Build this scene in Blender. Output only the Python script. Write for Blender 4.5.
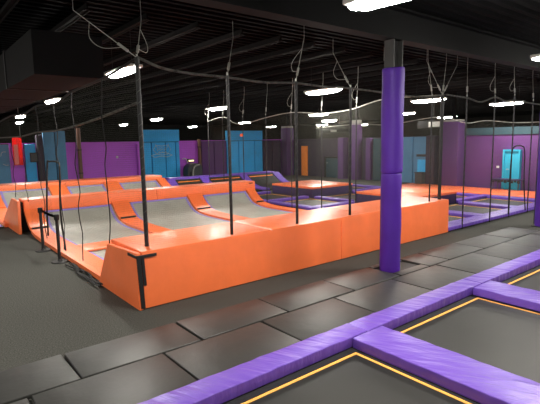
import bpy, bmesh, math, random
from mathutils import Vector, Matrix
random.seed(7)
S = bpy.context.scene
COL = S.collection
for o in list(bpy.data.objects):
    bpy.data.objects.remove(o)

# ------------------------------------------------------------------ camera
H = 2.4
yaw, pitch, roll = [math.radians(a) for a in (38.75, 7.525, .992)]
F = Vector((math.sin(yaw)*math.cos(pitch), math.cos(yaw)*math.cos(pitch), -math.sin(pitch)))
R0 = F.cross(Vector((0, 0, 1))).normalized()
D0 = F.cross(R0)
c_, s_ = math.cos(roll), math.sin(roll)
Rt = R0*c_ + D0*s_
Dn = D0*c_ - R0*s_
cam = bpy.data.objects.new('camera', bpy.data.cameras.new('camera'))
COL.objects.link(cam)
cam.matrix_world = Matrix(((Rt.x, -Dn.x, -F.x, 0), (Rt.y, -Dn.y, -F.y, 0), (Rt.z, -Dn.z, -F.z, H), (0, 0, 0, 1)))
cam.data.sensor_width = 36
cam.data.lens = 459.64*36/540
cam.data.clip_end = 200
S.camera = cam
# ------------------------------------------------------------------ world and exposure
w = bpy.data.worlds.new('world'); S.world = w; w.use_nodes = True
w.node_tree.nodes['Background'].inputs[0].default_value = (.9, .92, 1, 1)
w.node_tree.nodes['Background'].inputs[1].default_value = .02
S.view_settings.view_transform = 'Standard'
S.view_settings.look = 'None'
S.view_settings.gamma = 1
S.view_settings.use_curve_mapping = False
S.view_settings.exposure = 0.0
LAMP = 195.0          # radiance of the ceiling lamp lenses

# ------------------------------------------------------------------ materials
def lin(c):
    return tuple(((v/255)/12.92 if v/255 <= .04045 else ((v/255+.055)/1.055)**2.4) for v in c)+(1,)
def mat(name, rgb, rough=.6, metal=0, var=0, vscale=3, bump=0, bscale=8, coat=0, spec=.5, emit=None, estr=0, stretch=None, rot=0):
    m = bpy.data.materials.new(name); m.use_nodes = True
    nt = m.node_tree; b = nt.nodes['Principled BSDF']
    b.inputs['Base Color'].default_value = lin(rgb)
    b.inputs['Roughness'].default_value = rough
    b.inputs['Metallic'].default_value = metal
    b.inputs['Specular IOR Level'].default_value = spec
    b.inputs['Coat Weight'].default_value = coat
    b.inputs['Coat Roughness'].default_value = .25
    if emit:
        b.inputs['Emission Color'].default_value = lin(emit)
        b.inputs['Emission Strength'].default_value = estr
    if var or bump:
        tc = nt.nodes.new('ShaderNodeTexCoord'); mp = nt.nodes.new('ShaderNodeMapping')
        nt.links.new(tc.outputs['Object'], mp.inputs[0])
        if stretch: mp.inputs['Scale'].default_value = stretch
        mp.inputs['Rotation'].default_value = (0, 0, rot)
        if rot: mp.vector_type = 'TEXTURE'; mp.inputs['Scale'].default_value = [1/v for v in stretch]
    if var:
        n = nt.nodes.new('ShaderNodeTexNoise'); n.inputs['Scale'].default_value = vscale
        n.inputs['Detail'].default_value = 5
        nt.links.new(mp.outputs[0], n.inputs[0])
        r = nt.nodes.new('ShaderNodeValToRGB')
        a = lin([max(0, v*(1-var)) for v in rgb]); d = lin([min(255, v*(1+var)) for v in rgb])
        r.color_ramp.elements[0].color = a; r.color_ramp.elements[1].color = d
        r.color_ramp.elements[0].position = .3; r.color_ramp.elements[1].position = .7
        nt.links.new(n.outputs[0], r.inputs[0]); nt.links.new(r.outputs[0], b.inputs['Base Color'])
    if bump:
        n = nt.nodes.new('ShaderNodeTexNoise'); n.inputs['Scale'].default_value = bscale
        n.inputs['Detail'].default_value = 3
        nt.links.new(mp.outputs[0], n.inputs[0])
        bu = nt.nodes.new('ShaderNodeBump'); bu.inputs['Strength'].default_value = bump
        bu.inputs['Distance'].default_value = .05
        nt.links.new(n.outputs[0], bu.inputs['Height']); nt.links.new(bu.outputs[0], b.inputs['Normal'])
    return m
M = {}
M['carpet'] = mat('carpet', (71, 71, 67), .95, var=.3, vscale=60, spec=.15)
M['mat'] = mat('black_vinyl', (40, 40, 38), .46, var=.08, vscale=2, bump=.12, bscale=5)
M['orange'] = mat('orange_vinyl', (246, 120, 66), .34, spec=.75, var=.03, vscale=2, bump=.16, bscale=4)
M['purple'] = mat('purple_vinyl', (104, 72, 172), .36, bump=.7, bscale=1.6, stretch=(5, 1.1, 1.5), rot=.5)
M['dpurple'] = mat('dark_purple_vinyl', (44, 32, 74), .45, var=.04, bump=.1)
M['column'] = mat('column_pad_vinyl', (66, 12, 136), .62, var=.05, vscale=2, bump=.15, bscale=3)
M['steel'] = mat('dark_steel', (70, 70, 68), .55, metal=.2)
M['black'] = mat('black_rubber', (14, 14, 15), .6)
M['bed'] = mat('black_trampoline_mesh', (32, 32, 28), .5, var=.14, vscale=1.2, spec=.4)
M['tape'] = mat('yellow_tape', (250, 178, 84), .6)
M['grey'] = mat('grey_trampoline_mesh', (156, 158, 149), .4, var=.06, vscale=1.5)
M['edge'] = mat('lavender_band', (140, 128, 205), .6)
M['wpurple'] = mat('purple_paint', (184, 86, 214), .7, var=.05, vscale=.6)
M['wpurple4'] = mat('dimmed_purple_paint', (84, 42, 102), .7, var=.05, vscale=.6)  # dimmer copy of the purple, weak light and net put into the colour
M['wpurple2'] = mat('shaded_purple_paint', (46, 34, 56), .75, var=.05, vscale=.6)  # darkest purple copy, shade of the dim far zone in its colour
M['wpurple3'] = mat('shaded_purple_pad', (78, 42, 98), .75, var=.05, vscale=.6)  # purple of the pillars, darkened to carry the dim light there
M['blue'] = mat('blue_pad', (44, 168, 236), .6, var=.05, vscale=1)
M['blue2'] = mat('dimmed_blue_pad', (78, 136, 176), .65, var=.06, vscale=1)  # same blue pads, dim light and net dulling put into the colour
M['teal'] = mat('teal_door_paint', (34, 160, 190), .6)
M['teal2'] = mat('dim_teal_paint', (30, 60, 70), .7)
M['brown'] = mat('brown_pipe', (112, 78, 62), .7)
M['shell'] = mat('hazed_black_wall', (34, 33, 31), .9, spec=.1)  # black raised toward grey to stand in for net haze
M['ceiling'] = mat('black_deck', (9, 9, 10), .95, spec=.05)
M['joist'] = mat('joist_paint', (22, 20, 20), .85, spec=.1)
M['beam'] = mat('column_steel', (48, 48, 47), .6)
M['girder'] = mat('girder_paint', (7, 7, 8), .75, spec=.12)
M['duct'] = mat('dark_duct', (11, 11, 12), .85, spec=.2)
M['pillar_steel'] = mat('pillar_steel', (30, 30, 30), .7)
M['lens'] = mat('lamp_lens', (255, 255, 250), .5, emit=(255, 250, 240), estr=LAMP)
M['housing'] = mat('white_housing', (200, 200, 195), .5)
M['cable'] = mat('steel_cable', (165, 165, 158), .45, metal=.3)
M['rope'] = mat('net_rope', (62, 62, 58), .8, var=.5, vscale=14)
M['rope_black'] = mat('black_rope', (22, 22, 22), .8, var=.3, vscale=14)
M['rope_white'] = mat('white_rope', (165, 165, 156), .7, var=.2, vscale=8)
M['post'] = mat('black_post', (24, 24, 26), .5)
M['stitch'] = mat('pale_stitch', (95, 95, 92), .7)
M['red'] = mat('red_banner', (222, 48, 44), .6)
M['pink'] = mat('pale_banner_print', (235, 130, 120), .6)
M['white'] = mat('white_print', (180, 190, 195), .7)
M['darkgrey'] = mat('dark_grey_plastic', (52, 54, 56), .5)
M['lightgrey'] = mat('light_grey_metal', (150, 148, 142), .5)
M['sign'] = mat('lit_sign', (255, 240, 190), .5, emit=(255, 236, 180), estr=1.6)
M['redlamp'] = mat('red_lamp', (255, 60, 60), .5, emit=(255, 50, 50), estr=2.5)
M['orangelamp'] = mat('orange_lamp', (255, 120, 60), .5, emit=(255, 90, 40), estr=.7)
M['orange_wall'] = mat('orange_paint', (255, 142, 48), .7)

def net_material(name, rgb, cell, frac):
    m = bpy.data.materials.new(name); m.use_nodes = True; nt = m.node_tree
    for n in list(nt.nodes): nt.nodes.remove(n)
    out = nt.nodes.new('ShaderNodeOutputMaterial'); mix = nt.nodes.new('ShaderNodeMixShader')
    tr = nt.nodes.new('ShaderNodeBsdfTransparent'); df = nt.nodes.new('ShaderNodeBsdfDiffuse')
    df.inputs[0].default_value = lin(rgb)
    tc = nt.nodes.new('ShaderNodeTexCoord'); sp = nt.nodes.new('ShaderNodeSeparateXYZ')
    nt.links.new(tc.outputs['UV'], sp.inputs[0])
    def line(sock):
        a = nt.nodes.new('ShaderNodeMath'); a.operation = 'MULTIPLY'; a.inputs[1].default_value = 1/cell
        b = nt.nodes.new('ShaderNodeMath'); b.operation = 'FRACT'
        c = nt.nodes.new('ShaderNodeMath'); c.operation = 'LESS_THAN'; c.inputs[1].default_value = frac
        nt.links.new(sock, a.inputs[0]); nt.links.new(a.outputs[0], b.inputs[0]); nt.links.new(b.outputs[0], c.inputs[0])
        return c.outputs[0]
    mx = nt.nodes.new('ShaderNodeMath'); mx.operation = 'MAXIMUM'
    nt.links.new(line(sp.outputs[0]), mx.inputs[0]); nt.links.new(line(sp.outputs[1]), mx.inputs[1])
    nt.links.new(mx.outputs[0], mix.inputs[0]); nt.links.new(tr.outputs[0], mix.inputs[1]); nt.links.new(df.outputs[0], mix.inputs[2])
    nt.links.new(mix.outputs[0], out.inputs[0])
    return m
M['net'] = net_material('net_mesh', (60, 60, 56), .03, .025)
M['net2'] = net_material('dense_net_mesh', (110, 110, 102), .03, .05)

# ------------------------------------------------------------------ mesh helpers
def finish(name, bm, m, parent=None, smooth=True, loc=None):
    me = bpy.data.meshes.new(name)
    bmesh.ops.recalc_face_normals(bm, faces=bm.faces)
    # origin at the base centre of the mesh for top-level things
    if parent is None and loc is None and len(bm.verts):
        xs = [v.co.x for v in bm.verts]; ys = [v.co.y for v in bm.verts]; zs = [v.co.z for v in bm.verts]
        loc = Vector(((min(xs)+max(xs))/2, (min(ys)+max(ys))/2, min(zs)))
    if parent is not None:
        p = parent; off = Vector((0, 0, 0))
        while p is not None:
            off += Vector(p.location); p = p.parent
        bmesh.ops.translate(bm, verts=bm.verts, vec=-off)
    elif loc is not None:
        bmesh.ops.translate(bm, verts=bm.verts, vec=-Vector(loc))
    bm.to_mesh(me); bm.free()
    mats = m if isinstance(m, (list, tuple)) else [m]
    for x in mats: me.materials.append(M[x] if isinstance(x, str) else x)
    if smooth:
        for p in me.polygons: p.use_smooth = True
        try: me.set_sharp_from_angle(angle=math.radians(32))
        except Exception: pass
    o = bpy.data.objects.new(name, me); COL.objects.link(o)
    if parent is not None: o.parent = parent
    elif loc is not None: o.location = loc
    return o
def tag(o, label=None, cat=None, group=None, kind=None):
    if label: o['label'] = label
    if cat: o['category'] = cat
    if group: o['group'] = group
    if kind: o['kind'] = kind
    return o
def thing(name, loc, label, cat, group=None):
    o = bpy.data.objects.new(name, None); COL.objects.link(o); o.location = loc
    o.empty_display_size = .1
    return tag(o, label, cat, group)
def hexa(bm, P, bev=0, seg=2):
    """P: 4 bottom corners then 4 top corners, same winding"""
    vs = [bm.verts.new(p) for p in P]
    fs = [bm.faces.new([vs[i] for i in q]) for q in ((3, 2, 1, 0), (4, 5, 6, 7), (0, 1, 5, 4), (1, 2, 6, 5), (2, 3, 7, 6), (3, 0, 4, 7))]
    if bev:
        es = list({e for f in fs for e in f.edges})
        bmesh.ops.bevel(bm, geom=es, offset=bev, segments=seg, affect='EDGES', profile=.6)
def box(bm, x0, y0, z0, x1, y1, z1, bev=0, seg=2):
    hexa(bm, [(x0, y0, z0), (x1, y0, z0), (x1, y1, z0), (x0, y1, z0), (x0, y0, z1), (x1, y0, z1), (x1, y1, z1), (x0, y1, z1)], bev, seg)
def B(*a, **k):
    bm = bmesh.new(); box(bm, *a, **k); return bm
def tube(bm, pts, r, n=8, cap=True):
    pts = [Vector(p) for p in pts]; rings = []
    up = Vector((0, 0, 1))
    for i, p in enumerate(pts):
        t = (pts[min(i+1, len(pts)-1)]-pts[max(i-1, 0)]).normalized()
        a = t.cross(up if abs(t.z) < .95 else Vector((1, 0, 0))).normalized(); b = t.cross(a)
        rr = r[i] if isinstance(r, (list, tuple)) else r
        rings.append([bm.verts.new(p+(a*math.cos(2*math.pi*k/n)+b*math.sin(2*math.pi*k/n))*rr) for k in range(n)])
    for A, C in zip(rings, rings[1:]):
        for k in range(n): bm.faces.new((A[k], A[(k+1) % n], C[(k+1) % n], C[k]))
    if cap:
        bm.faces.new(rings[0][::-1]); bm.faces.new(rings[-1])
def TB(*a, **k):
    bm = bmesh.new(); tube(bm, *a, **k); return bm
def profile_strip(bm, path, x0, x1, th, bev=.0):
    """closed strip following path [(y,z)...] (top surface), thickness th along the normal, spanning x0..x1"""
    n = len(path); low = []
    for i in range(n):
        a = Vector(path[max(i-1, 0)]); b = Vector(path[min(i+1, n-1)])
        t = (b-a).normalized(); nr = Vector((-t.y, t.x))
        if nr.y < 0: nr = -nr
        low.append((path[i][0]-nr.x*th, path[i][1]-nr.y*th))
    T0 = [bm.verts.new((x0, p[0], p[1])) for p in path]; T1 = [bm.verts.new((x1, p[0], p[1])) for p in path]
    L0 = [bm.verts.new((x0, p[0], p[1])) for p in low]; L1 = [bm.verts.new((x1, p[0], p[1])) for p in low]
    for i in range(n-1):
        bm.faces.new((T0[i], T0[i+1], T1[i+1], T1[i])); bm.faces.new((L0[i], L1[i], L1[i+1], L0[i+1]))
        bm.faces.new((T0[i], L0[i], L0[i+1], T0[i+1])); bm.faces.new((T1[i], T1[i+1], L1[i+1], L1[i]))
    for k in (0, -1): bm.faces.new((T0[k], T1[k], L1[k], L0[k]))
    if bev:
        es = [e for e in bm.edges if len(e.link_faces) == 2 and e.calc_face_angle(0) > .9]
        bmesh.ops.bevel(bm, geom=es, offset=bev, segments=2, affect='EDGES')
def PS(*a, **k):
    bm = bmesh.new(); profile_strip(bm, *a, **k); return bm
def curve(pts, n=6):
    """Catmull-Rom through pts"""
    P = [Vector(p) for p in pts]; P = [P[0]*2-P[1]]+P+[P[-1]*2-P[-2]]; out = []
    for i in range(1, len(P)-2):
        for k in range(n):
            t = k/n
            out.append(.5*((2*P[i])+(P[i+1]-P[i-1])*t+(2*P[i-1]-5*P[i]+4*P[i+1]-P[i+2])*t*t+(3*P[i]-P[i-1]-3*P[i+1]+P[i+2])*t**3))
    out.append(P[-2]); return out

# ------------------------------------------------------------------ setting
def structure(name, bm, m, **k):
    o = finish(name, bm, m, **k); o['kind'] = 'structure'; return o
structure('floor', B(-7, -7, -.1, 50, 50, 0), 'carpet', smooth=False)
bm = bmesh.new()                                    # corrugated deck: ribs run along X
y = -7.0; z0 = 4.62
prev = None; prof = []
while y < 50:
    prof += [(y, z0), (y+.09, z0), (y+.12, z0+.06), (y+.21, z0+.06)]; y += .24
V0 = [bm.verts.new((-7, a, b)) for a, b in prof]; V1 = [bm.verts.new((50, a, b)) for a, b in prof]
for i in range(len(prof)-1): bm.faces.new((V0[i], V0[i+1], V1[i+1], V1[i]))
structure('ceiling', bm, 'ceiling', smooth=False)
structure('wall_front', B(-7, -7.1, 0, 50, -7, 4.7), 'shell', smooth=False)
structure('wall_left', B(-7.1, -7, 0, -7, 50, 4.7), 'shell', smooth=False)
structure('wall_far_back', B(-7, 50, 0, 50, 50.1, 4.7), 'shell', smooth=False)
structure('wall_far_right', B(50, -7, 0, 50.1, 50, 4.7), 'shell', smooth=False)
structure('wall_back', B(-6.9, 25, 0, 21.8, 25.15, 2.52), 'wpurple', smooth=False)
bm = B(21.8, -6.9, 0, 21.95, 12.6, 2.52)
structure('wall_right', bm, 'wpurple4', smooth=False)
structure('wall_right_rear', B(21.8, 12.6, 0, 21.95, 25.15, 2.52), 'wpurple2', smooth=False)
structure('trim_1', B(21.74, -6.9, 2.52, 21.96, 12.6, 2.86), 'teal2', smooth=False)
k = 2
bm = B(-7, 4.9, 4.08, 50, 5.16, 4.11); box(bm, -7, 5.02, 4.11, 50, 5.04, 4.6); box(bm, -7, 4.9, 4.57, 50, 5.16, 4.6)
structure('trim_2', bm, 'girder', smooth=False)
x = -4.45
while x < 40:
    k += 1
    bm = B(x-.055, 7.7, 4.5, x-.03, 49.9, 4.52); box(bm, x+.03, 7.7, 4.5, x+.055, 49.9, 4.52); box(bm, x-.03, 7.7, 4.515, x+.03, 49.9, 4.53); box(bm, x-.01, 7.7, 4.53, x+.01, 49.9, 4.62)
    structure('trim_%d' % k, bm, 'joist', smooth=False); x += 1.0

# big dark soffit duct
t = thing('ceiling_duct', (2.3, 17, 3.5), 'long dark boxed duct under the ceiling at the upper left', 'duct')
finish('casing', B(1.77, 8.0, 3.5, 2.86, 26, 4.18, bev=.01), 'duct', t, smooth=False)
yy = 10.2
while yy < 26:
    finish('joint_flange', B(1.75, yy, 3.485, 2.88, yy+.06, 4.2), 'black', t, smooth=False); yy += 2.4
# pale ventilation units above the partitions
for (x0, y0, y1, z0_, z1_, lb) in ((23.2, 13.2, 15.4, 2.95, 3.4, 'grey ventilation unit hanging above the dimmed blue wall right of the purple column'),
                                  (30.5, 27.0, 30.5, 3.05, 3.4, 'distant grey ventilation unit hanging above the dim purple wall left of the purple column')):
    t = thing('ventilation_unit', (x0, (y0+y1)/2, z0_), lb, 'ventilation unit')
    finish('casing', B(x0, y0, z0_, x0+.8, y1, z1_, bev=.08), 'duct', t)
    ym = (y0+y1)/2
    finish('front_grille', B(x0-.03, ym-.35, z0_+.08, x0, ym+.35, z1_-.08), 'lightgrey', t)
    bm = bmesh.new()
    for dy in (.3, -.3): tube(bm, [(x0+.4, ym+dy, z1_), (x0+.4, ym+dy, 4.6)], .02)
    finish('hanger', bm, 'steel', t)

# ------------------------------------------------------------------ wall panels
def wall_panel_back(x0, x1, top, seams, m, label, head=2.45):
    t = thing('wall_panel', ((x0+x1)/2, 24.9, 0), label, 'wall panel')
    xs = [x0]+list(seams)+[x1]
    if top > head+.1: finish('header', B(x0, 24.85, head+.03, x1, 25, top, bev=.015), m, t)
    for a, b in zip(xs, xs[1:]): finish('pad', B(a+.025, 24.85, 0.02, b-.025, 25, min(head, top), bev=.02), m, t)
    finish('backing', B(x0+.01, 24.95, 0, x1-.01, 25, top-.02), 'black', t)
    return t
wall_panel_back(2.6, 4.15, 2.5, (3.4,), 'blue2', 'dimmed blue padded wall panel at the far left edge, left of the red banner')
wall_panel_back(4.78, 5.3, 2.5, (), 'blue', 'bright blue padded wall panel just right of the red banner')
wall_panel_back(5.63, 6.72, 3.1, (6.2,), 'blue2', 'tall dimmed blue padded wall panel behind the left net opening', head=3.1)
wall_panel_back(10.78, 13.12, 3.16, (11.33, 12.2, 12.85), 'blue', 'tall blue padded wall panel with pale emblem')
wall_panel_back(16.47, 19.39, 3.12, (16.7, 17.4, 18.7), 'blue', 'tall bright blue padded wall panel with orange light near its top')
for a_, b_, mm, lb_ in ((14.6, 16.44, 'wpurple4', 'purple sheet added for wall shade between the brown pipe and the bright blue panel'), (19.42, 21.05, 'wpurple2', 'dark purple sheet added for wall shade right of the bright blue panel')):
    wall_panel_back(a_, b_, 2.5, ((a_+b_)/2,), mm, lb_)  # added sheets whose colour holds the shade on dimmer stretches of wall
# dark notch beside the first bright blue panel
bm = B(5.0, 24.78, 1.58, 5.5, 24.86, 2.05, bev=.02)
t = thing('wall_screen', (5.2, 24.8, 1.8), 'small dark screen on the wall right of the red banner', 'screen')
finish('casing', bm, 'black', t); finish('display', B(5.04, 24.77, 1.62, 5.46, 24.785, 2.01), 'darkgrey', t)
# red banner
t = thing('hanging_banner', (4.4, 24.4, 1.48), 'red hanging banner with pale stripe at the far left', 'banner')
bm = bmesh.new(); n = 8
pts = [(4.2+.4*i/n, 24.4+.03*math.sin(i*1.3)) for i in range(n+1)]
for s in (0,):
    A = [bm.verts.new((a, b, 1.48)) for a, b in pts]; C_ = [bm.verts.new((a, b, 2.78)) for a, b in pts]
    for i in range(n): bm.faces.new((A[i], A[i+1], C_[i+1], C_[i]))
bmesh.ops.solidify(bm, geom=bm.faces[:], thickness=.01)
finish('cloth', bm, 'red', t)
finish('printed_stripe', B(4.24, 24.34, 1.52, 4.42, 24.355, 2.45), 'pink', t)
finish('hanging_cord', TB([(4.57, 24.4, 2.78), (4.57, 24.4, 4.6)], .008), 'cable', t)
finish('top_bar', TB([(4.18, 24.4, 2.79), (4.62, 24.4, 2.79)], .02), 'steel', t)
# emblem on the blue panel: pale line drawing
bm = bmesh.new()
cx, cz, yq = 11.98, 1.93, 24.835
def stroke(pts): tube(bm, [(cx+a, yq, cz+b) for a, b in pts], .014, 5)
stroke([(-.55, .1), (-.38, .34), (0, .3), (.38, .36), (.52, .1), (.38, -.12), (0, -.08), (-.38, -.12), (-.55, .1)])
stroke([(-.7, -.22), (-.35, -.16), (0, -.22), (.4, -.15), (.62, -.24)])
stroke([(-.7, -.22), (-.5, -.34), (-.1, -.28), (.3, -.33), (.62, -.24)])
stroke([(-.42, .4), (-.3, .2)]); stroke([(.42, .42), (.3, .2)])
for a in (-.3, -.1, .12): stroke([(a, .02), (a, .2), (a+.13, .2), (a+.13, .1), (a, .1)])
for a in (-.25, -.05, .15): stroke([(a, -.08), (a+.06, 0), (a+.12, -.08)])
tag(finish('wall_emblem', bm, 'white'), 'pale scribbled line emblem on the blue panel left of centre', 'emblem')
# small marks on the far left panel
bm = bmesh.new()
tube(bm, curve([(3.75, 24.83, 1.9), (3.83, 24.83, 2.1), (3.98, 24.83, 2.12)]), .014, 5); tube(bm, curve([(3.82, 24.83, 1.55), (3.95, 24.83, 1.48), (4.05, 24.83, 1.5)]), .014, 5)
tag(finish('wall_marking', bm, 'white'), 'pale curved paint marks on the far left dimmed blue panel', 'marking')
tag(finish('wall_lamp', TB([(17.6, 24.84, 2.83), (17.6, 24.72, 2.83)], .09, 10), 'orangelamp'), 'small round orange lamp on the bright blue panel header', 'lamp')
tag(finish('wall_lamp', TB([(21.78, 18.3, 2.08), (21.66, 18.3, 2.08)], .08, 10), 'redlamp'), 'small round red lamp left of the purple column', 'lamp')
tag(finish('wall_switch', B(9.3, 24.94, 1.62, 9.4, 25, 1.74, bev=.01), 'housing'), 'tiny white switch plate on the purple wall between blue panels', 'switch')
# brown pipes
for px, lb in ((7.35, 'brown vertical pipe on the back wall at the left, left of the purple bay'), (14.46, 'brown vertical pipe on the back wall right of the dark machine')):
    t = thing('wall_pipe', (px, 24.9, 0), lb, 'pipe')
    finish('pipe', TB([(px, 24.86, 0), (px, 24.86, 3.25 if px < 10 else 2.6)], .1, 12), 'brown', t)
    for zz in (.9, 2.1): finish('bracket', TB([(px, 24.86, zz), (px, 24.86, zz+.05)], .12, 12), 'black', t)
# purple pilasters
def pilaster(x0, y0, x1, y1, top, m, label, cap=None):
    t = thing('padded_pillar', ((x0+x1)/2, (y0+y1)/2, 0), label, 'pillar')
    finish('pad', B(x0, y0, 0, x1, y1, top, bev=.05), m, t)
    if cap: finish('cap', B(x0+.03, y0+.03, top, x1-.03, y1-.03, top+cap, bev=.02), 'lightgrey', t)
    if cap: finish('steel_post', B((x0+x1)/2-.08, (y0+y1)/2-.08, top, (x0+x1)/2+.08, (y0+y1)/2+.08, 4.6), 'girder', t)
pilaster(5.32, 24.7, 5.6, 24.98, 2.9, 'wpurple2', 'narrow dark purple pillar between the small screen and the dimmed blue panel')
pilaster(10.45, 24.75, 10.72, 24.98, 2.4, 'wpurple', 'narrow purple pillar at the left edge of the emblem panel')
pilaster(21.1, 24.3, 21.75, 24.95, 3.3, 'wpurple3', 'purple pillar in the far corner, left of the orange strip', .12)
pilaster(21.3, 19.3, 21.8, 19.75, 2.55, 'wpurple3', 'short purple pillar right of the teal opening')
pilaster(21.35, 18.2, 21.8, 18.7, 3.35, 'wpurple3', 'tall purple pillar just left of the purple column', .22)
pilaster(21.55, 17.4, 21.8, 17.75, 2.5, 'wpurple3', 'narrow purple post with bright blue cap by the column')
pilaster(21.3, 13.1, 21.8, 13.6, 2.55, 'wpurple2', 'shaded purple pillar beside the bright blue doorway')
pilaster(21.15, 11.75, 21.8, 12.6, 3.2, 'wpurple3', 'wide purple pillar at the end of the right wall', .1)
# right wall panels
def panel_right(y0, y1, top, m, label, cat='wall panel', name='wall_panel', seams=(), z0=0.02):
    t = thing(name, (21.75, (y0+y1)/2, z0), label, cat)
    ys = [y0]+list(seams)+[y1]
    for a, b in zip(ys, ys[1:]): finish('pad', B(21.68, a+.02, z0, 21.8, b-.02, top, bev=.015), m, t)
    return t
panel_right(22.92, 23.5, 2.04, 'orange_wall', 'tall orange strip panel on the dim far wall')
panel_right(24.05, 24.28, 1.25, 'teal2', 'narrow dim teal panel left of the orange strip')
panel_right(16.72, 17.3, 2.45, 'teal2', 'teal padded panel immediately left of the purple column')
panel_right(13.7, 16.6, 2.5, 'blue2', 'wide dimmed blue padded wall right of the purple column', seams=(14.6, 15.3))
panel_right(12.68, 13.05, 2.5, 'blue', 'narrow blue strip panel left of the wide purple pillar')
# teal opening
def door_right(name, y0, y1, top, m, kind_struct, frame):
    r = finish(name, B(21.66, y0, .02, 21.8, y1, top, bev=.01), m); r['kind'] = 'structure'
    bm = B(21.6, y0-.08, 0, 21.8, y0, top+.08); box(bm, 21.6, y1, 0, 21.8, y1+.08, top+.08); box(bm, 21.6, y0, top, 21.8, y1, top+.08)
    finish('door_frame', bm, frame, r)
    finish('door_handle', TB([(21.64, y1-.1, .95), (21.6, y1-.1, .95), (21.6, y1-.22, .95)], .015), 'cable', r)
    return r
door_right('door_1', 9.12, 9.72, 1.76, 'teal', 1, 'teal')
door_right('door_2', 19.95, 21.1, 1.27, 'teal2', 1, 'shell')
r = finish('door_3', B(21.6, 13.66, .02, 21.67, 14.26, 1.3, bev=.01), mat('lit_doorway_blue', (60, 190, 255), .6)); r['kind'] = 'structure'  # lit opening, its brightness put into a flat bright blue
tag(finish('door_sign', B(21.62, 13.8, 1.45, 21.68, 14.35, 1.58, bev=.01), 'darkgrey'), 'small dark sign above the bright blue doorway', 'sign')
t = thing('reception_counter', (21.2, 13.9, 0), 'small dark box counter in front of the bright blue doorway', 'counter')
finish('body', B(21.0, 13.6, 0, 21.4, 14.0, .62, bev=.02), 'darkgrey', t); finish('top', B(20.96, 13.56, .62, 21.44, 14.04, .66, bev=.01), 'black', t)
tag(finish('light_switch', B(21.76, 10.02, .98, 21.8, 10.14, 1.08, bev=.01), 'housing'), 'white switch plate left of the teal door', 'switch')
# table at the teal door
t = thing('folding_table', (21.3, 9.3, 0), 'long low table with dark scalloped cloth edge before the teal door', 'table')
finish('tabletop', B(20.95, 8.7, .5, 21.5, 10.0, .54, bev=.01), 'dpurple', t)
bm = bmesh.new()
for i in range(9): box(bm, 20.94, 8.72+i*.14, .38+.04*(i % 2), 20.96, 8.84+i*.14, .5)
finish('cloth_edge', bm, 'black', t)
for a in (21.0, 21.45):
    for b in (8.8, 9.9): finish('leg', TB([(a, b, 0), (a, b, .5)], .02), 'steel', t)
# dark machine with lit sign
t = thing('arcade_machine', (13.75, 24.3, 0), 'dark grey machine with curved pale hood beside the brown pipe', 'machine')
bm = bmesh.new()
prof = curve([(13.2, .0), (13.22, .85), (13.45, 1.12), (13.9, 1.16), (14.15, .95), (14.17, 0)])
for yy_, rev in ((24.1, 0),):
    A = [bm.verts.new((a, 24.1, b)) for a, b in prof for c in (0,)] if False else [bm.verts.new((p[0], 24.1, p[1])) for p in prof]
    C_ = [bm.verts.new((v.co.x, 24.7, v.co.z)) for v in A]
    for i in range(len(A)-1): bm.faces.new((A[i], A[i+1], C_[i+1], C_[i]))
    bm.faces.new(A); bm.faces.new(C_[::-1])
finish('body', bm, 'darkgrey', t)
finish('hood_band', TB(curve([(13.5, 24.06, 0), (13.52, 24.06, .7), (13.65, 24.06, 1.0), (13.98, 24.06, 1.1)]), .05, 8), 'lightgrey', t)
finish('side_screen', B(13.34, 24.05, .35, 13.45, 24.1, .7), 'black', t)
t = thing('lit_sign', (13.85, 24.8, 1.15), 'small lit yellowish sign above the dark machine', 'sign')
finish('casing', B(13.62, 24.8, 1.22, 14.05, 24.98, 1.42, bev=.01), 'black', t); finish('face', B(13.66, 24.78, 1.27, 14.0, 24.8, 1.36), 'sign', t)
t = thing('wall_sconce', (13.4, 24.7, 1.4), 'white curved wall fitting left of the lit yellowish sign', 'wall fitting')
finish('arm', TB(curve([(13.28, 24.9, 1.42), (13.4, 24.75, 1.46), (13.5, 24.7, 1.3), (13.5, 24.7, 1.18)]), .025), 'housing', t)

# ------------------------------------------------------------------ foreground black mats
rowA = [-1.5, -.15, 1.24, 2.65, 4.03, 5.41, 6.8, 8.2, 9.6, 11.0, 12.4]
rowB = [-.65, .75, 2.13, 3.52, 4.9, 6.31, 7.67, 9.05, 10.45, 11.85, 13.2]
wordsA = ['leftmost', 'second from left', 'third from left', 'fourth from left', 'fifth from left', 'sixth from left, left of the column', 'seventh from left, right of the column', 'eighth from left', 'ninth from left', 'rightmost']
def black_mat(x0, x1, y0, y1, label, dz=0):
    bm = bmesh.new()
    g = .012
    a = [random.uniform(-.008, .008) for _ in range(8)]
    P = [(x0+g+a[0], y0+g, 0), (x1-g+a[1], y0+g, 0), (x1-g+a[2], y1-g, 0), (x0+g+a[3], y1-g, 0)]
    top = .05+dz
    P += [(p[0], p[1], top+random.uniform(-.004, .004)) for p in P]
    hexa(bm, P, .014, 3)
    tag(finish('floor_mat', bm, 'mat'), label, 'floor mat', 'black floor mats beside the foreground trampolines')
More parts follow.
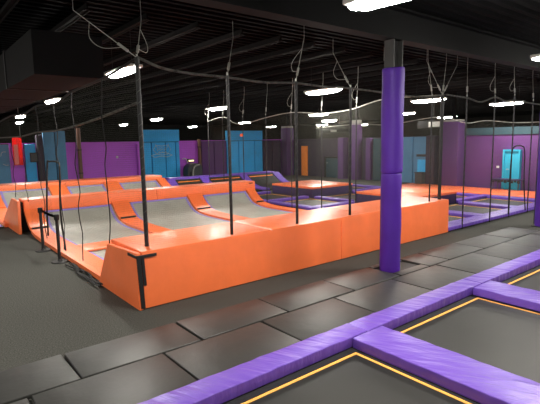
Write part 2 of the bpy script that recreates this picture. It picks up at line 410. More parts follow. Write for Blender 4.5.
def notch_mat(x0, x1, y0, y1, nx0, nx1, ny, label, notch_low=True):
    """mat with a rectangular notch cut for the column"""
    bm = bmesh.new(); g = .012
    if notch_low: P = [(x0+g, y1-g), (x0+g, y0+g), (nx0, y0+g), (nx0, ny), (nx1, ny), (nx1, y0+g), (x1-g, y0+g), (x1-g, y1-g)]
    vs = [bm.verts.new((a, b, .0)) for a, b in P]; f = bm.faces.new(vs)
    r = bmesh.ops.extrude_face_region(bm, geom=[f])
    bmesh.ops.translate(bm, verts=[v for v in r['geom'] if isinstance(v, bmesh.types.BMVert)], vec=(0, 0, .05))
    bmesh.ops.bevel(bm, geom=[e for e in bm.edges], offset=.01, segments=2, affect='EDGES')
    tag(finish('floor_mat', bm, 'mat'), label, 'floor mat', 'black floor mats beside the foreground trampolines')
for i in range(len(rowA)-1):
    lb = 'black mat nearer the orange wall, '+wordsA[i]
    if i == 5:
        notch_mat(rowA[i], 6.52, 4.64, 5.37, 6.0, 6.0001, 4.66, lb) if False else black_mat(rowA[i], 6.62, 4.64, 5.37, lb)
    elif i == 6: black_mat(7.52, rowA[i+1], 4.64, 5.37, lb)
    else: black_mat(rowA[i], rowA[i+1], 4.64, 5.37, lb)
# narrow strips closing the row around the column foot
tag(finish('floor_mat', B(6.64, 5.24, 0, 7.5, 5.37, .05, bev=.01), 'mat'), 'thin black mat strip behind the purple column foot', 'floor mat')
tag(finish('floor_mat', B(6.64, 4.64, 0, 7.5, 4.82, .05, bev=.01), 'mat'), 'thin black mat strip in front of the purple column foot', 'floor mat')
wordsB = [s.replace(', left of the column', '').replace(', right of the column', '') for s in wordsA]
for i in range(len(rowB)-1):
    black_mat(rowB[i], rowB[i+1], 3.68, 4.63, 'black vinyl floor mat in the row along the purple pad, '+wordsB[i])

# ------------------------------------------------------------------ padding with wrinkles
def pad_mesh(x0, y0, x1, y1, z0, z1, bev=.016, bulge=.0):
    """subdivided rounded pad"""
    bm = bmesh.new(); box(bm, x0, y0, z0, x1, y1, z1, bev, 3)
    L = max(x1-x0, y1-y0); ax = 0 if x1-x0 >= y1-y0 else 1
    lo = (x0, y0)[ax]; n = max(2, int(L/.12))
    for i in range(1, n):
        p = [0, 0, 0]; q = [0, 0, 0]; p[ax] = lo+L*i/n; q[ax] = 1
        bmesh.ops.bisect_plane(bm, geom=bm.verts[:]+bm.edges[:]+bm.faces[:], plane_co=p, plane_no=q)
    w0, w1 = ((x0, x1), (y0, y1))[1-ax]
    for v in bm.verts:
        if v.co.z > (z0+z1)/2:
            s = v.co[ax]
            v.co.z += .0025*math.sin(s*17+y0*3)+.002*math.sin(s*41+x0)
            v.co[1-ax] += .003*math.sin(s*23+x0*5)
    return bm
def frame_pad(args, label, m='purple', group='purple pads between the foreground trampolines'):
    tag(finish('trampoline_pad', pad_mesh(*args), m), label, 'pad', group)
# foreground trampolines
XC = [-1.37, 1.39, 4.15, 6.91, 9.67, 12.43]
hw = .275; PT = .14
wide = ['far left', 'left', 'second', 'third', 'fourth']
for i in range(5):
    a, b = XC[i]+hw, XC[i+1]-hw
    where = ['at the lower left corner out to the left', 'at the bottom left of the picture', 'in the lower right foreground', 'at the right edge of the foreground', 'furthest right of the foreground'][i]
    t = thing('trampoline', ((a+b)/2, 1.8, 0), 'black rectangular trampoline with yellow line '+where, 'trampoline', 'foreground trampolines')
    bed_ = finish('bed', B(a-.2, .3, .002, b+.2, 3.55, .012), 'bed', t, smooth=False)
    bm = bmesh.new(); w_ = .036; X0, X1, Y0, Y1 = a+.05, b-.05, .45, 3.26
    box(bm, X0, Y0, .012, X1, Y0+w_, .017); box(bm, X0, Y1-w_, .012, X1, Y1, .017)
    box(bm, X0, Y0+w_, .012, X0+w_, Y1-w_, .017); box(bm, X1-w_, Y0+w_, .012, X1, Y1-w_, .017)
    finish('border_line', bm, 'tape', bed_, smooth=False)
    bm = bmesh.new()
    box(bm, a, 3.27, .012, b, 3.36, .016); box(bm, a, .3, .012, b, .44, .016); box(bm, a, .44, .012, a+.045, 3.27, .016); box(bm, b-.045, .44, .012, b, 3.27, .016)
    finish('spring_edge', bm, 'black', t, smooth=False)
pos = ['outside the lower left corner', 'at the bottom left of the picture', 'nearest, running toward the lower right corner', 'second, running toward the right edge', 'third, beyond the right edge', 'fourth, far beyond the right edge']
for i, xc in enumerate(XC):
    frame_pad((xc-hw, -.3, xc+hw, 3.36, .018, PT), 'purple vinyl cross pad '+pos[i])
for i in range(5):
    frame_pad((XC[i], 3.365, XC[i+1]-.003, 3.675, .018, PT+.008), 'purple border pad against the black mats, '+['far left section', 'section at the bottom left', 'section between the nearest and second cross pads', 'section right of the second cross pad', 'rightmost section'][i])

# ------------------------------------------------------------------ columns
def column(cx, cy, label, top=3.62, r=.185):
    t = thing('padded_column', (cx, cy, 0), label, 'column')
    bm = bmesh.new()
    box(bm, cx-.13, cy-.1, .0, cx-.112, cy+.1, 4.08); box(bm, cx+.112, cy-.1, 0, cx+.13, cy+.1, 4.08); box(bm, cx-.112, cy-.012, 0, cx+.112, cy+.012, 4.08)
    finish('steel_post', bm, 'beam', t, smooth=False)
    def shell(z0, z1, r0, tilt=0):
        bm = bmesh.new(); n = 40; rings = []
        zs = [z0, z0+.01, z0+.03]+[z0+(z1-z0)*k/14 for k in range(1, 14)]+[z1-.03, z1-.01, z1]
        for z in zs:
            e = .012 if (z < z0+.005 or z > z1-.005) else (.004 if (z < z0+.02 or z > z1-.02) else 0)
            rings.append([bm.verts.new((cx+(r0-e+.004*math.sin(3*q+z*5)+.004*math.sin(z*9))*math.cos(q), cy+(r0-e+.004*math.sin(3*q+z*5))*math.sin(q), z+tilt*math.cos(q)*(1 if z < z0+.02 or z > z1-.02 else .0))) for q in [2*math.pi*k/n for k in range(n)]])
        for A, C_ in zip(rings, rings[1:]):
            for k in range(n): bm.faces.new((A[k], A[(k+1) % n], C_[(k+1) % n], C_[k]))
        bm.faces.new(rings[0][::-1]); bm.faces.new(rings[-1])
        return bm
    finish('lower_pad', shell(.0, 1.8, r-.004), 'column', t)
    finish('upper_pad', shell(1.81, top, r+.006, .012), 'column', t)
    bm = B(cx-.05, cy+r-.01, .06, cx+.05, cy+r+.012, 3.5)
    finish('closure_strip', bm, 'black', t)
    finish('base_and_gap_shade', B(cx-.19, cy-.2, 0, cx+.66, cy+.2, .02), 'black', t, smooth=False)  # black plate stretched sideways to serve as the shadowed gap in the mats
column(6.83, 5.03, 'tall round purple padded column standing on the black mats, centre right')
column(13.33, 4.92, 'round purple padded column at the far right edge')

# ------------------------------------------------------------------ orange padded wall (front)
Y0, Y1, YB = 6.17, 7.4, 7.84
ZT = .84
t = thing('padded_wall', (6.67, 6.9, 0), 'long orange padded wall nearest the black mats with poles along its top', 'padded wall')
XJ = [2.58, 6.78, 10.8]
for a, b in zip(XJ, XJ[1:]):
    bm = bmesh.new(); hexa(bm, [(a+.004, Y0, .01), (b-.004, Y0, .01), (b-.004, Y0+.1, .01), (a+.004, Y0+.1, .01), (a+.004, Y0+.01, ZT), (b-.004, Y0+.01, ZT), (b-.004, Y0+.1, ZT), (a+.004, Y0+.1, ZT)], .02, 3)
    finish('front_panel', bm, 'orange', t)
for a, b in ((2.58, 5.0), (5.0, 7.6), (7.6, 10.8)):
    bm = B(a+.004, Y0+.015, ZT-.06, b-.004, Y1, ZT+.02, bev=.02, seg=3)
    finish('top_mat', bm, 'orange', t)
bm = bmesh.new()                                        # left end panel: trapezoid
hexa(bm, [(2.5, Y0-.01, 0), (2.57, Y0, 0), (2.57, YB+.08, 0), (2.5, YB+.08, 0), (2.5, Y0+.01, ZT+.01), (2.57, Y0+.01, ZT+.01), (2.57, Y1-.04, ZT-.04), (2.5, Y1-.04, ZT-.04)], .02, 3)
finish('end_panel', bm, 'orange', t)
bm = bmesh.new(); hexa(bm, [(10.72, Y0+.1, 0), (10.8, Y0+.1, 0), (10.8, YB, 0), (10.72, YB, 0), (10.72, Y0+.1, ZT-.06), (10.8, Y0+.1, ZT-.06), (10.8, Y1, ZT-.06), (10.72, Y1, ZT-.06)], .01)
finish('end_panel', bm, 'orange', t)
bm = bmesh.new(); hexa(bm, [(2.62, Y1-.1, 0.02), (10.72, Y1-.1, .02), (10.72, YB, .02), (2.62, YB, .02), (2.62, Y1-.1, ZT-.07), (10.72, Y1-.1, ZT-.07), (10.72, Y1, ZT-.07), (2.62, Y1, ZT-.07)], .01)
finish('rear_panel', bm, 'orange', t)
bm = bmesh.new()
box(bm, 2.5, Y0-.022, .775, 2.8, Y0+.0, .815); box(bm, 2.488, Y0-.01, .775, 2.51, Y0+.3, .815)
hexa(bm, [(2.53, Y0-.02, .03), (2.59, Y0-.02, .03), (2.59, Y0+.0, .03), (2.53, Y0+.0, .03), (2.5, Y0-.016, .78), (2.56, Y0-.016, .78), (2.56, Y0+.01, .78), (2.5, Y0+.01, .78)])
hexa(bm, [(2.59, Y0-.012, .36), (2.63, Y0-.012, .36), (2.63, Y0, .36), (2.59, Y0, .36), (2.57, Y0-.008, .78), (2.61, Y0-.008, .78), (2.61, Y0+.012, .78), (2.57, Y0+.012, .78)])
finish('closure_strap', bm, 'black', t)

# ------------------------------------------------------------------ court of grey trampolines, first row
XD = [(2.55, 3.0), (4.96, 5.49), (7.57, 8.12), (10.04, 10.42)]
def slope_path(ys, lift=0):
    # flat then curving up the back wall of the bay
    P = [(ys[0], .05+lift), (ys[1]-2.1, .05+lift), (ys[1]-1.3, .06+lift), (ys[1]-.9, .09+lift), (ys[1]-.6, .15+lift), (ys[1]-.35, .27+lift), (ys[1], .56+lift)]
    pts = [tuple(p) for p in curve([Vector((a, b, 0)) for a, b in P], 4)]
    return [(p[0], p[1]) for p in pts]
RY = 13.95                                               # foot of the ridge face
bays = list(zip(XD, XD[1:]))
for i, (A, C_) in enumerate(bays):
    x0, x1 = A[1]+.004, C_[0]-.004
    lb = ['left', 'middle', 'right'][i]
    t = thing('curved_trampoline', ((x0+x1)/2, 11, 0), 'grey trampoline curving up to the front orange ridge, %s bay' % lb, 'trampoline', 'grey trampolines of the front row')
    bed_ = finish('bed', PS(slope_path((7.96, RY)), x0, x1, .012), 'grey', t)
    for a, b in ((A[1]+.05, A[1]+.11), (C_[0]-.11, C_[0]-.05)):
        finish('edge_band', PS([(p[0], p[1]+.006) for p in slope_path((7.96, RY-.02))], a, b, .008), 'edge', bed_)
    finish('top_band', B(A[1]+.05, RY-.07, .53, C_[0]-.05, RY-.03, .575), 'edge', t)
names = ['at the open left side beside the carpet', 'between the left and middle bays', 'between the middle and right bays', 'at the right side of the court']
for i, (a, b) in enumerate(XD):
    t = thing('divider_pad', ((a+b)/2, 11, 0), 'orange curved divider pad of the front row, '+names[i], 'pad', 'orange divider pads of the front row')
    pth = slope_path((7.96, RY), .06)
    cut = [k_ for k_, p in enumerate(pth) if p[0] > RY-.62][0]
    finish('floor_section', PS(pth[:cut], a, b, .09, bev=.02), 'orange', t)
    up = pth[cut:]; up = [(up[0][0], up[0][1]+.03)]+[(p[0], p[1]+.03) for p in up[1:]]
    finish('slope_section', PS(up, a, b, .1, bev=.02), 'orange', t)
    y_, z_ = up[0]
    finish('grip_strip', B(a+.04, y_-.04, z_-.075, b-.04, y_+.0, z_-.005), 'black', t)
frame = [('left', 3.0, 4.96), ('middle', 5.49, 7.57), ('right', 8.12, 10.04)]
tag(finish('cross_pad', B(3.0, 10.2, .06, 4.96, 10.88, .115, bev=.02, seg=3), 'orange'), 'flat orange cross pad across the left bay behind the padded wall', 'pad')

def ridge(name, label, x0, x1, yf, yt, yb, zf, zt, m, joints, sub, cap=True):
    t = thing(name, ((x0+x1)/2, (yf+yb)/2, 0), label, 'padded ridge')
    xs = [x0]+joints+[x1]
    for a, b in zip(xs, xs[1:]):
        bm = bmesh.new(); hexa(bm, [(a+.005, yf, zf), (b-.005, yf, zf), (b-.005, yf+.12, zf), (a+.005, yf+.12, zf), (a+.005, yf+.02, zt), (b-.005, yf+.02, zt), (b-.005, yf+.14, zt), (a+.005, yf+.14, zt)], .02, 3)
        finish('front_panel', bm, m, t)
        finish('top_pad', B(a+.005, yf+.02, zt-.07, b-.005, yt, zt+.012, bev=.025, seg=3), m, t)
    if sub: finish('rear_frame', B(x0-.06, yf+.16, .02, x1-.15, yt-.05, zt-.08), 'black', t, smooth=False)
    if cap:
        bm = bmesh.new()
        hexa(bm, [(x0-.2, yf-.12, 0), (x0-.12, yf-.12, 0), (x0-.12, yb+.1, 0), (x0-.2, yb+.1, 0), (x0-.16, yf-.03, zt), (x0-.08, yf-.03, zt), (x0-.08, yt+.1, zt+.02), (x0-.16, yt+.1, zt+.02)], .02, 3)
        finish('end_cap', bm, m, t)
    return t
rg = ridge('padded_ridge', 'front orange padded ridge running across the grey trampolines', 2.55, 10.5, 13.95, 14.65, 16.3, .57, .9, 'orange', [6.47], True)
finish('strap', B(10.2, 13.94, .83, 10.36, 13.98, .86), 'black', rg)
# slope behind the ridge and second row of bays
XD2 = [(2.35, 2.9), (5.3, 5.9), (8.0, 8.0)]
RY2 = 19.4
D2 = [(-1.0, -.5), (2.1, 2.6), (4.95, 5.75), (8.25, 8.8)]
def slope2(lift=0):
    P = [(15.3, .05+lift), (16.9, .06+lift), (17.7, .14+lift), (18.4, .3+lift), (18.9, .48+lift), (RY2, .74+lift)]
    return [(p[0], p[1]) for p in curve([Vector((a, b, 0)) for a, b in P], 4)]
D2 = [(-1.2, -.7), (2.25, 2.75), (4.45, 5.1), (6.62, 7.22), (9.0, 9.4)]
nm2 = ['far left', 'left', 'centre left', 'right']
for i, (A, C_) in enumerate(zip(D2, D2[1:])):
    t = thing('curved_trampoline', ((A[1]+C_[0])/2, 17.5, 0), 'grey trampoline curving up to the rear orange ridge, %s bay' % nm2[i], 'trampoline', 'grey trampolines of the rear row')
    bed_ = finish('bed', PS(slope2(), A[1]+.004, C_[0]-.004, .012), 'grey', t)
    for a, b in ((A[1]+.05, A[1]+.12), (C_[0]-.12, C_[0]-.05)):
        finish('edge_band', PS([(p[0], p[1]+.006) for p in slope2()], a, b, .008), 'edge', bed_)
    finish('top_band', B(A[1]+.06, RY2-.09, .68, C_[0]-.06, RY2-.05, .72), 'edge', t)
nm2 = ['outside the far left', 'at the left end of the front ridge', 'behind the left net opening', 'behind the middle bay of the front row', 'at the right end of the rear ridge']
for i, (a, b) in enumerate(D2):
    t = thing('divider_pad', ((a+b)/2, 17.5, 0), 'orange curved divider pad of the rear row, '+nm2[i], 'pad', 'orange divider pads of the rear row')
    p = slope2(.06)
    finish('floor_section', PS(p[:11], a, b, .09, bev=.02), 'orange', t)
    finish('slope_section', PS([(q[0], q[1]+.03) for q in p[10:]], a, b, .1, bev=.02), 'orange', t)
ridge('padded_ridge', 'rear orange padded ridge below the blue wall panels', -1.2, 9.3, RY2, RY2+1.1, RY2+2, .74, .93, 'orange', [2.2, 5.1], True, cap=False)

# ------------------------------------------------------------------ purple sloped wall behind the second court
t_x = [9.75, 11.55, 13.9, 16.1]
def pslope(lift=0):
    P = [(17.6, .08+lift), (18.3, .12+lift), (18.8, .25+lift), (19.25, .5+lift), (19.54, .7+lift)]
    return [(p[0], p[1]) for p in curve([Vector((a, b, 0)) for a, b in P], 4)]
nm3 = ['left', 'middle', 'right']
for i in range(3):
    a, b = t_x[i]+.22, t_x[i+1]-.22
    t = thing('wall_trampoline', ((a+b)/2, 18.8, 0), 'black sloped wall trampoline framed in purple under the back wall, '+nm3[i], 'trampoline', 'sloped wall trampolines')
    P = pslope(); lo = P[2][0]
    bed_ = finish('bed', PS([(q[0], q[1]-.02) for q in P], a+.004, b-.004, .012), 'bed', t)
    q0, q1 = P[-3], P[2]
    bm = bmesh.new()
    u = Vector(P[-3]); v = Vector(P[-4]); d_ = (v-u).normalized()*.05
    profile_strip(bm, [(u.x+d_.x, u.y+d_.y-.008), (u.x, u.y-.008)], a+.1, b-.1, .008)
    finish('border_line', bm, 'orange_wall', bed_, smooth=False)
for i, x in enumerate(t_x):
    tag(finish('divider_pad', PS(pslope(.03), x-.22, x+.22, .08, bev=.02), 'purple'), 'purple sloped divider pad of the wall trampolines, '+['leftmost', 'second from left', 'third from left', 'rightmost'][i], 'pad', 'purple sloped divider pads')
t = thing('padded_ridge', (12.6, 19.8, 0), 'purple padded ridge along the top of the sloped wall trampolines', 'padded ridge')
for a, b in zip(t_x, t_x[1:]):
    finish('top_pad', B(a+.005, 19.58, .5, b-.005, 20.1, .77, bev=.03, seg=3), 'purple', t)
finish('support', B(9.5, 19.7, 0, 16.3, 20.05, .5), 'black', t, smooth=False)

# ------------------------------------------------------------------ second court: flat black trampolines with purple pads
GX = [11.05, 13.35, 15.75, 18.15]
GY = [6.42, 8.9, 11.4, 13.9, 16.4]
gw = .24
plats = {(1, 1), (1, 3)}
colw = ['left', 'middle', 'right']; roww = ['front', 'second', 'third', 'rear']
for i in range(3):
    for j in range(4):
        a, b, c, d = GX[i]+gw, GX[i+1]-gw, GY[j]+gw, GY[j+1]-gw
        where = '%s column of the %s row' % (colw[i], roww[j])
        if (i, j) in plats:
            a, b, c, d = GX[i]-.02, GX[i+1]+.1, GY[j]-.12, GY[j+1]+.02
            t = thing('padded_platform', ((a+b)/2, (c+d)/2, 0), 'square orange topped platform with dark purple sides, '+('nearer one' if j == 1 else 'farther one'), 'platform', 'orange topped platforms')
            bm = bmesh.new()
            box(bm, a, c, .02, a+.08, d, .42, bev=.02); box(bm, b-.08, c, .02, b, d, .42, bev=.02)
            box(bm, a+.08, c, .02, b-.08, c+.08, .42, bev=.02); box(bm, a+.08, d-.08, .02, b-.08, d, .42, bev=.02)
            finish('side_pads', bm, 'dpurple', t)
            finish('top_pad', B(a-.01, c-.01, .38, (a+b)/2, d+.01, .47, bev=.025), 'orange', t)
            finish('top_pad', B((a+b)/2, c-.01, .38, b+.01, d+.01, .47, bev=.025), 'orange', t)
            continue
        t = thing('trampoline', ((a+b)/2, (c+d)/2, 0), 'flat black trampoline in the right court, '+where, 'trampoline', 'flat black trampolines of the right hand court')
        bed_ = finish('bed', B(a-.1, c-.1, .002, b+.1, d+.1, .03), 'bed', t, smooth=False)
        bm = bmesh.new(); X0, X1, Ya, Yb, w_ = a+.1, b-.1, c+.1, d-.1, .045
        box(bm, X0, Ya, .03, X1, Ya+w_, .035); box(bm, X0, Yb-w_, .03, X1, Yb, .035); box(bm, X0, Ya+w_, .03, X0+w_, Yb-w_, .035); box(bm, X1-w_, Ya+w_, .03, X1, Yb-w_, .035)
        finish('border_line', bm, 'tape', bed_, smooth=False)
for i, x in enumerate(GX):
    for j in range(4):
        if (i, j) in ((1, 1), (1, 3), (2, 1), (2, 3)): continue
        c, d = GY[j]+gw, GY[j+1]-gw
        if j in (0, 2) and i in (1, 2): d -= .14
        q_ = gw if j == 0 else .16
        frame_pad((x-q_, c, x+q_, d, .032, .12), 'purple pad of the right hand court, line %s from the left, %s row' % (['first', 'second', 'third', 'fourth'][i], roww[j]), group='purple pads running front to back in the right hand court')
for j, y in enumerate(GY):
    for i in range(3):
        if i == 1 and j >= 1: continue
        a = GX[i]-gw+(.0 if i != 2 or j == 0 else .36); b = GX[i+1]-gw
        if i == 2: b = GX[i+1]+gw
        if i == 0 and j >= 1: b -= 0.0
        q_ = gw if j == 0 else .16
        frame_pad((a+.005, y-q_, b-.005, y+q_, .032, .125), 'purple pad of the right hand court running sideways, line %s from the front, %s bay' % (['first', 'second', 'third', 'fourth', 'fifth'][j], colw[i]), group='purple pads running sideways in the right hand court')
# low orange pads along the right wall
yv = 5.0; k = 0
wl = ['nearest section', 'section before the teal door', 'section beside the wide pillar', 'section below the dimmed blue wall', 'section left of the purple column', 'section near the far corner']
while yv < 24:
    tag(finish('border_pad', B(19.1, yv+.01, 0, 21.3, yv+3.1, .06, bev=.02), 'orange'), 'flat orange border pad along the right wall, '+wl[k], 'pad', 'flat orange pads along the right wall')
    yv += 3.12; k += 1
    if k >= 3: break

# ------------------------------------------------------------------ stanchions with belt
def stanchion(x, y, label):
    t = thing('stanchion', (x, y, 0), label, 'stanchion')
    bm = bmesh.new()
    n = 24; rings = []
    for r_, z in ((.17, 0), (.17, .012), (.155, .025), (.05, .04), (.032, .07)):
        rings.append([bm.verts.new((x+r_*math.cos(2*math.pi*q/n), y+r_*math.sin(2*math.pi*q/n), z)) for q in range(n)])
    for A, C_ in zip(rings, rings[1:]):
        for q in range(n): bm.faces.new((A[q], A[(q+1) % n], C_[(q+1) % n], C_[q]))
    bm.faces.new(rings[0][::-1])
    finish('base', bm, 'black', t)
    finish('pole', TB([(x, y, .05), (x, y, .9)], .033, 14), 'post', t)
    finish('belt_head', TB([(x, y, .88), (x, y, .9), (x, y, .99), (x, y, 1.0)], [.045, .052, .052, .035], 14), 'black', t)
    return t
s1 = stanchion(2.4, 9.96, 'black belt stanchion nearer the camera on the left carpet')
s2 = stanchion(2.39, 11.3, 'black belt stanchion farther away on the left carpet')
bm = bmesh.new(); pts = [(2.4, 9.98+1.3*u, .95-.1*u*(1-u)) for u in [q/14 for q in range(15)]]
A = [bm.verts.new((x, y, z-.03)) for x, y, z in pts]; C_ = [bm.verts.new((x, y, z+.03)) for x, y, z in pts]
for q in range(14): bm.faces.new((A[q], A[q+1], C_[q+1], C_[q]))
bmesh.ops.solidify(bm, geom=bm.faces[:], thickness=.006)
finish('belt', bm, 'black', s1)

# ------------------------------------------------------------------ net posts
def net_post(x, y, zb, zt, r, label, wrap=True, cable=None, loops=0, lowtop=None):
    t = thing('net_post', (x, y, zb), label, 'post', 'black net posts')
    finish('pole', TB([(x, y, zb), (x, y, zt)], r, 10), 'post', t)
    if wrap:
        bm = bmesh.new(); N = int((zt-zb-.2)/.16*8)          # pale lacing wound round the post
        tube(bm, [(x+r*1.04*math.cos(q*math.pi/4), y+r*1.04*math.sin(q*math.pi/4), zb+.1+.02*q) for q in range(N)], .0028, 4)
        finish('lacing', bm, 'stitch', t)
    finish('eye_bolt', TB([(x, y, zt-.02), (x, y, zt+.05)], .014, 6), 'cable', t)
    if cable:
        for c in cable:
            p = Vector((x, y, zt)); q = Vector(c); 
            m1 = p.lerp(q, .33)
            bm = bmesh.new()
            tube(bm, [p, q, Vector((q.x, q.y, 4.6))], .006, 5)
            tube(bm, [p.lerp(q, .14), p.lerp(q, .3)], .022, 6)
            finish('tension_cable', bm, 'cable', t)
    if loops:
        for s in range(loops):
            c = Vector((x, y, zt)); q = Vector(cable[s % len(cable)])
            mid = c.lerp(q, .55)
            finish('cable_tail', TB(curve([c.lerp(q, .75), mid+Vector((-.16+.3*s, .05, -.1)), c.lerp(q, .4)+Vector((-.12+.26*s, .05, -.13)), c.lerp(q, .22)]), .005, 5), 'cable', t)
    return t
net_post(2.8, 6.48, .86, 3.62, .032, 'thick black net post at the left end of the orange padded wall', cable=[(2.14, 7.07, 4.3), (3.14, 7.03, 4.3)], loops=2)
net_post(4.24, 6.32, .86, 3.46, .026, 'second black net post from the left on the orange padded wall', cable=[(5.02, 7.26, 4.3)])
net_post(5.7, 6.3, .86, 3.46, .026, 'third black net post from the left on the orange padded wall', cable=[(6.1, 6.5, 4.3)], loops=1)
net_post(7.17, 6.3, .86, 3.44, .026, 'black net post on the padded wall just left of the purple column', cable=[(7.66, 7.24, 4.3)], loops=1)
net_post(8.63, 6.3, .86, 3.4, .026, 'black net post on the padded wall hidden behind the purple column', cable=[(9.4, 7.2, 4.3)])
net_post(10.09, 6.3,   .86, 3.4, .018, 'thin black net post near the right end of the padded wall', cable=[(10.1, 6.45, 4.3)])
net_post(10.62, 6.35, .86, 3.46, .042, 'thick black net post at the right end of the padded wall', wrap=False, cable=[(10.45, 6.7, 4.3), (11.7, 6.6, 4.3), (11.0, 6.5, 4.3)], loops=1)
for x, zt, lb in ((11.49, 3.45, 'first net post right of the padded wall'), (13.0, 3.5, 'net post left of the right net opening'), (14.2, 3.6, 'net post at the left side of the right net opening'), (15.5, 3.5, 'net post right of the right net opening'), (16.6, 3.5, 'rightmost net post')):
    net_post(x, 6.18, 0.0, zt, .018, 'thin black '+lb, cable=[(x+.3, 6.36, 4.3)], loops=1 if x in (13.0, 14.2) else 0)
for k, y in enumerate((7.6, 9.1, 10.54, 12.0, 13.4, 14.85, 16.3, 17.45)):
    net_post(10.62, y, .0 if y > 7.8 and abs(y-14.3) > .6 else (.9 if y > 13 else .86), 3.35, .018, 'net post of the divider net between the courts, '+['first', 'second', 'third', 'fourth', 'fifth', 'sixth', 'seventh', 'eighth', 'ninth'][k]+' from the padded wall', wrap=k > 2, cable=[(10.8, y+.1, 4.3)], loops=k % 2)

# ------------------------------------------------------------------ nets
def net(label, top, zb, m='net', rope='rope', rr=.022, bottom=None, seams=(), hole=None, low=None):
    """top: points along the top rope; the net hangs from it to zb"""
    T = curve(top, 8); p0 = T[0]
    t = thing('safety_net', ((T[0].x+T[-1].x)/2, (T[0].y+T[-1].y)/2, 0), label, 'net')
    bm = bmesh.new(); uv = bm.loops.layers.uv.new('UVMap')
    s = 0; S_ = [0]
    for a, b in zip(T, T[1:]): s += math.hypot(b.x-a.x, b.y-a.y); S_.append(s)
    nz = 8; grid = []
    for i, p in enumerate(T):
        z_b = zb(p) if callable(zb) else zb
        wob = .0
        grid.append([bm.verts.new((p.x+.03*math.sin(i*.9+k)*(k/nz)*(T[0].x == T[-1].x or abs(T[0].x-T[-1].x) < .5), p.y+.0, p.z+(z_b-p.z)*k/nz)) for k in range(nz+1)])
    for i in range(len(T)-1):
        for k in range(nz):
            mid = (grid[i][k].co+grid[i+1][k+1].co)/2
            if hole and hole(mid): continue
            f = bm.faces.new((grid[i][k], grid[i+1][k], grid[i+1][k+1], grid[i][k+1]))
            for lp in f.loops:
                v = lp.vert.co
                ii = i if (v-grid[i][k].co).length < 1e-6 or (v-grid[i][k+1].co).length < 1e-6 else i+1
                lp[uv].uv = (S_[ii], v.z)
    finish('mesh', bm, m, t, smooth=False)
    finish('top_rope', TB(T, rr, 6), rope, t)
    return t, T
front_top = [(2.8, 6.45, 3.62), (3.15, 6.42, 3.5), (3.6, 6.38, 3.45), (4.24, 6.33, 3.43), (5.0, 6.32, 3.4), (5.7, 6.3, 3.43), (6.4, 6.3, 3.41), (7.17, 6.3, 3.42), (8.0, 6.3, 3.4), (8.63, 6.3, 3.38), (9.4, 6.3, 3.36), (10.09, 6.3, 3.4), (10.6, 6.3, 3.46)]
t, _ = net('dark safety net hung above the orange padded wall', front_top, .86, 'net', rr=.02)
right_top = [(10.62, 6.25, 3.46), (11.5, 6.2, 3.42), (12.2, 6.18, 3.34), (13.0, 6.18, 3.5), (13.6, 6.18, 3.42), (14.2, 6.18, 3.46), (15.5, 6.18, 3.42), (17, 6.18, 3.4), (18.3, 6.18, 3.45)]
def in_arch(a0, a1, h, axis, z0=0):
    def f(p):
        u = (p[axis]-a0)/(a1-a0)
        return 0 < u < 1 and z0 < p.z < h
    return f
t, _ = net('safety net along the front of the right hand court with an arched opening', right_top, .12, 'net', hole=in_arch(14.2, 15.1, 2.1, 0))
finish('opening_border', TB(curve([(14.12, 6.16, .1), (14.1, 6.16, .9), (14.15, 6.16, 1.9), (14.35, 6.16, 2.12), (14.8, 6.16, 2.12), (15.02, 6.16, 1.95), (15.1, 6.16, 1.0), (15.3, 6.16, .1)]), .018, 6), 'rope_black', t)
left_top = [(2.8, 6.45, 3.62), (2.62, 7.4, 3.42), (2.6, 9, 3.36), (2.6, 10.2, 3.24), (2.6, 11.7, 3.3), (2.6, 13.2, 3.2), (2.6, 15, 3.24), (2.6, 17, 3.16), (2.6, 19.3, 3.22)]
def left_bottom(p): return .15 if p.y > 7.6 and p.y < 13.5 else (.86 if p.y <= 7.6 else .95)
t, TL = net('black safety net down the left side of the orange court with an arched opening', left_top, left_bottom, 'net2', rope='rope_black', rr=.02, hole=in_arch(10.2, 11.15, 2.0, 1))
finish('opening_border', TB(curve([(2.56, 11.5, .3), (2.56, 11.4, 1.0), (2.58, 11.15, 1.95), (2.58, 10.95, 2.04), (2.58, 10.3, 2.04), (2.57, 10.12, 1.9), (2.55, 10.22, 1.0), (2.55, 10.05, .2)]), .02, 6), 'rope_black', t)
finish('middle_rope', TB(curve([(2.75, 6.45, 2.98), (2.6, 7.94, 2.8), (2.6, 9.97, 2.7), (2.6, 12, 2.7), (2.6, 13.9, 2.64), (2.6, 17.0, 2.66), (2.6, 19, 2.66)]), .02, 6), 'rope', t)
for y in (7.37, 8.93, 10.15, 11.73, 13.5, 15.04):        # hanging straps of the left net
    zt = min(TL, key=lambda p: abs(p.y-y)).z
    zb_ = .2 if y < 13.3 else .92
    pts = [(2.57+.02*math.sin(q*1.7+y), y+.04*math.sin(q*2.3+y*3)*(q > 3), zt+(zb_-zt)*q/12) for q in range(13)]
    finish('strap', TB(curve(pts, 3), .009, 6), 'rope_black', t)
div_top = [(10.62, 6.35, 3.46), (10.62, 8.1, 3.5), (10.62, 9.3, 3.3), (10.62, 10.5, 3.25), (10.62, 11.9, 3.36), (10.62, 13.2, 3.28), (10.62, 14.7, 3.1), (10.62, 15.4, 3.14), (10.62, 16.2, 3.42), (10.62, 17.45, 3.3)]
net('grey safety net dividing the orange court from the right hand court, with white top rope', div_top, lambda p: .15 if p.y < 13.6 or (15 < p.y < 19) else .95, 'net2', rope='rope_white', rr=.015)
far_top = [(18.7, 6.3, 2.95), (18.7, 8, 2.95), (18.7, 9.2, 3.08), (18.7, 10.05, 3.02), (18.7, 11, 3.3), (18.7, 12, 3.3), (18.7, 14, 3.1), (18.7, 16, 3.2), (18.7, 19, 3.1)]
net('safety net along the far right side of the right hand court, with white top rope', far_top, .15, 'net2', rope='rope_white', rr=.015)
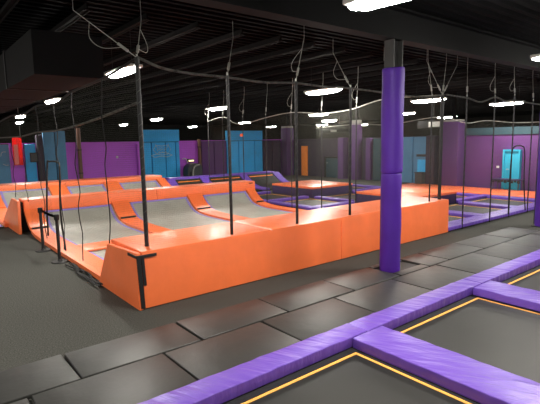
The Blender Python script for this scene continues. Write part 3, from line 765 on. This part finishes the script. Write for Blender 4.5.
# loose bunched netting on the floor
bm = bmesh.new()
for k in range(9):
    ph = random.uniform(0, 6)
    pts = [(2.46+.07*math.sin(q*.8+ph)+random.uniform(-.02, .02), 7.6+.24*q, .03+.02*abs(math.sin(q+ph))) for q in range(9)]
    tube(bm, curve(pts, 3), random.uniform(.006, .014), 6)
tag(finish('loose_netting', bm, 'rope_black'), 'bunched loose black netting lying on the carpet at the left court edge', 'netting')

# ------------------------------------------------------------------ ceiling lamps
LM = [(4.0, 2.82), (9.35, 3.08), (3.65, 9.2), (9.85, 9.7), (15.75, 10.0), (20.4, 9.2), (4.13, 16.4), (10.8, 16.9), (18.4, 18.5), (29.4, 17.2), (4.9, 25.7),
      (12.36, 26.2), (24.9, 23.9), (35.0, 29.3), (6.1, 32.4), (13.4, 34.1), (21, 37.2), (29.0, 35.8), (30.6, 30.3), (22.5, 15.8), (20.6, 28.5)]
HID = [(4.0, -3.0), (-2.3, 3.0), (-2.3, -3.0), (10.0, -3.0), (15.4, 3.2), (15.4, -3), (-2.3, 9.2), (-2.3, 16.4), (20.5, 2.5)]  # unseen lamps continuing the lamp grid, added to light the foreground
WORDS = ['largest, at the top edge left of the column head', 'cut by the right edge of the picture', 'large one at the upper left above the thick net post', 'between the third and fourth net posts', 'just right of the purple column', 'near the right edge above the teal door',
 'left one below the dark duct', 'left of centre above the bright blue panel', 'small one left of the purple column below the larger lamp', 'small one above the wide purple pillar', 'far left one above the red banner',
 'above the emblem panel', 'small one above the orange strip', 'small one touching the purple column', 'lower far left one', 'above the purple bay', 'above the dark machine', 'right of the bright blue panel', 'smallest one above the far dim wall', 'right side of the purple column, small', 'above the bright blue panel header']
first = None
def lamp_at(x, y, label, z=3.8):
    global first
    if first is None:
        t = thing('ceiling_lamp', (x, y, z), label, 'lamp', 'long ceiling lamps')
        bm = bmesh.new(); n = 12; L = .72; rings = []
        for yy, s in ((-L, .05), (-L+.04, .35), (-L+.22, .85), (0, 1), (L-.22, .85), (L-.04, .35), (L, .05)):
            rings.append([bm.verts.new((x+.15*s*math.cos(math.pi*q/n), y+yy, z+.03-.085*s*math.sin(math.pi*q/n))) for q in range(n+1)])
        for A, C_ in zip(rings, rings[1:]):
            for q in range(n): bm.faces.new((A[q], A[q+1], C_[q+1], C_[q]))
        finish('lens', bm, 'lens', t)
        finish('housing', B(x-.14, y-.7, z+.032, x+.14, y+.7, z+.09, bev=.02), 'housing', t)
        for s in (-.5, .5): finish('hanging_wire', TB([(x, y+s, z+.09), (x, y+s, 4.6)], .004, 5), 'black', t)
        first = t; return t
    r = first.copy(); COL.objects.link(r); r.location = (x, y, z); r['label'] = label
    for ch in list(first.children):
        c = ch.copy(); COL.objects.link(c); c.parent = r
    return r
for (x, y), wd in zip(LM, WORDS): lamp_at(x, y, 'long white ceiling lamp, '+wd)
for x, y in HID: lamp_at(x, y, 'long white ceiling lamp added outside the picture to light the foreground')
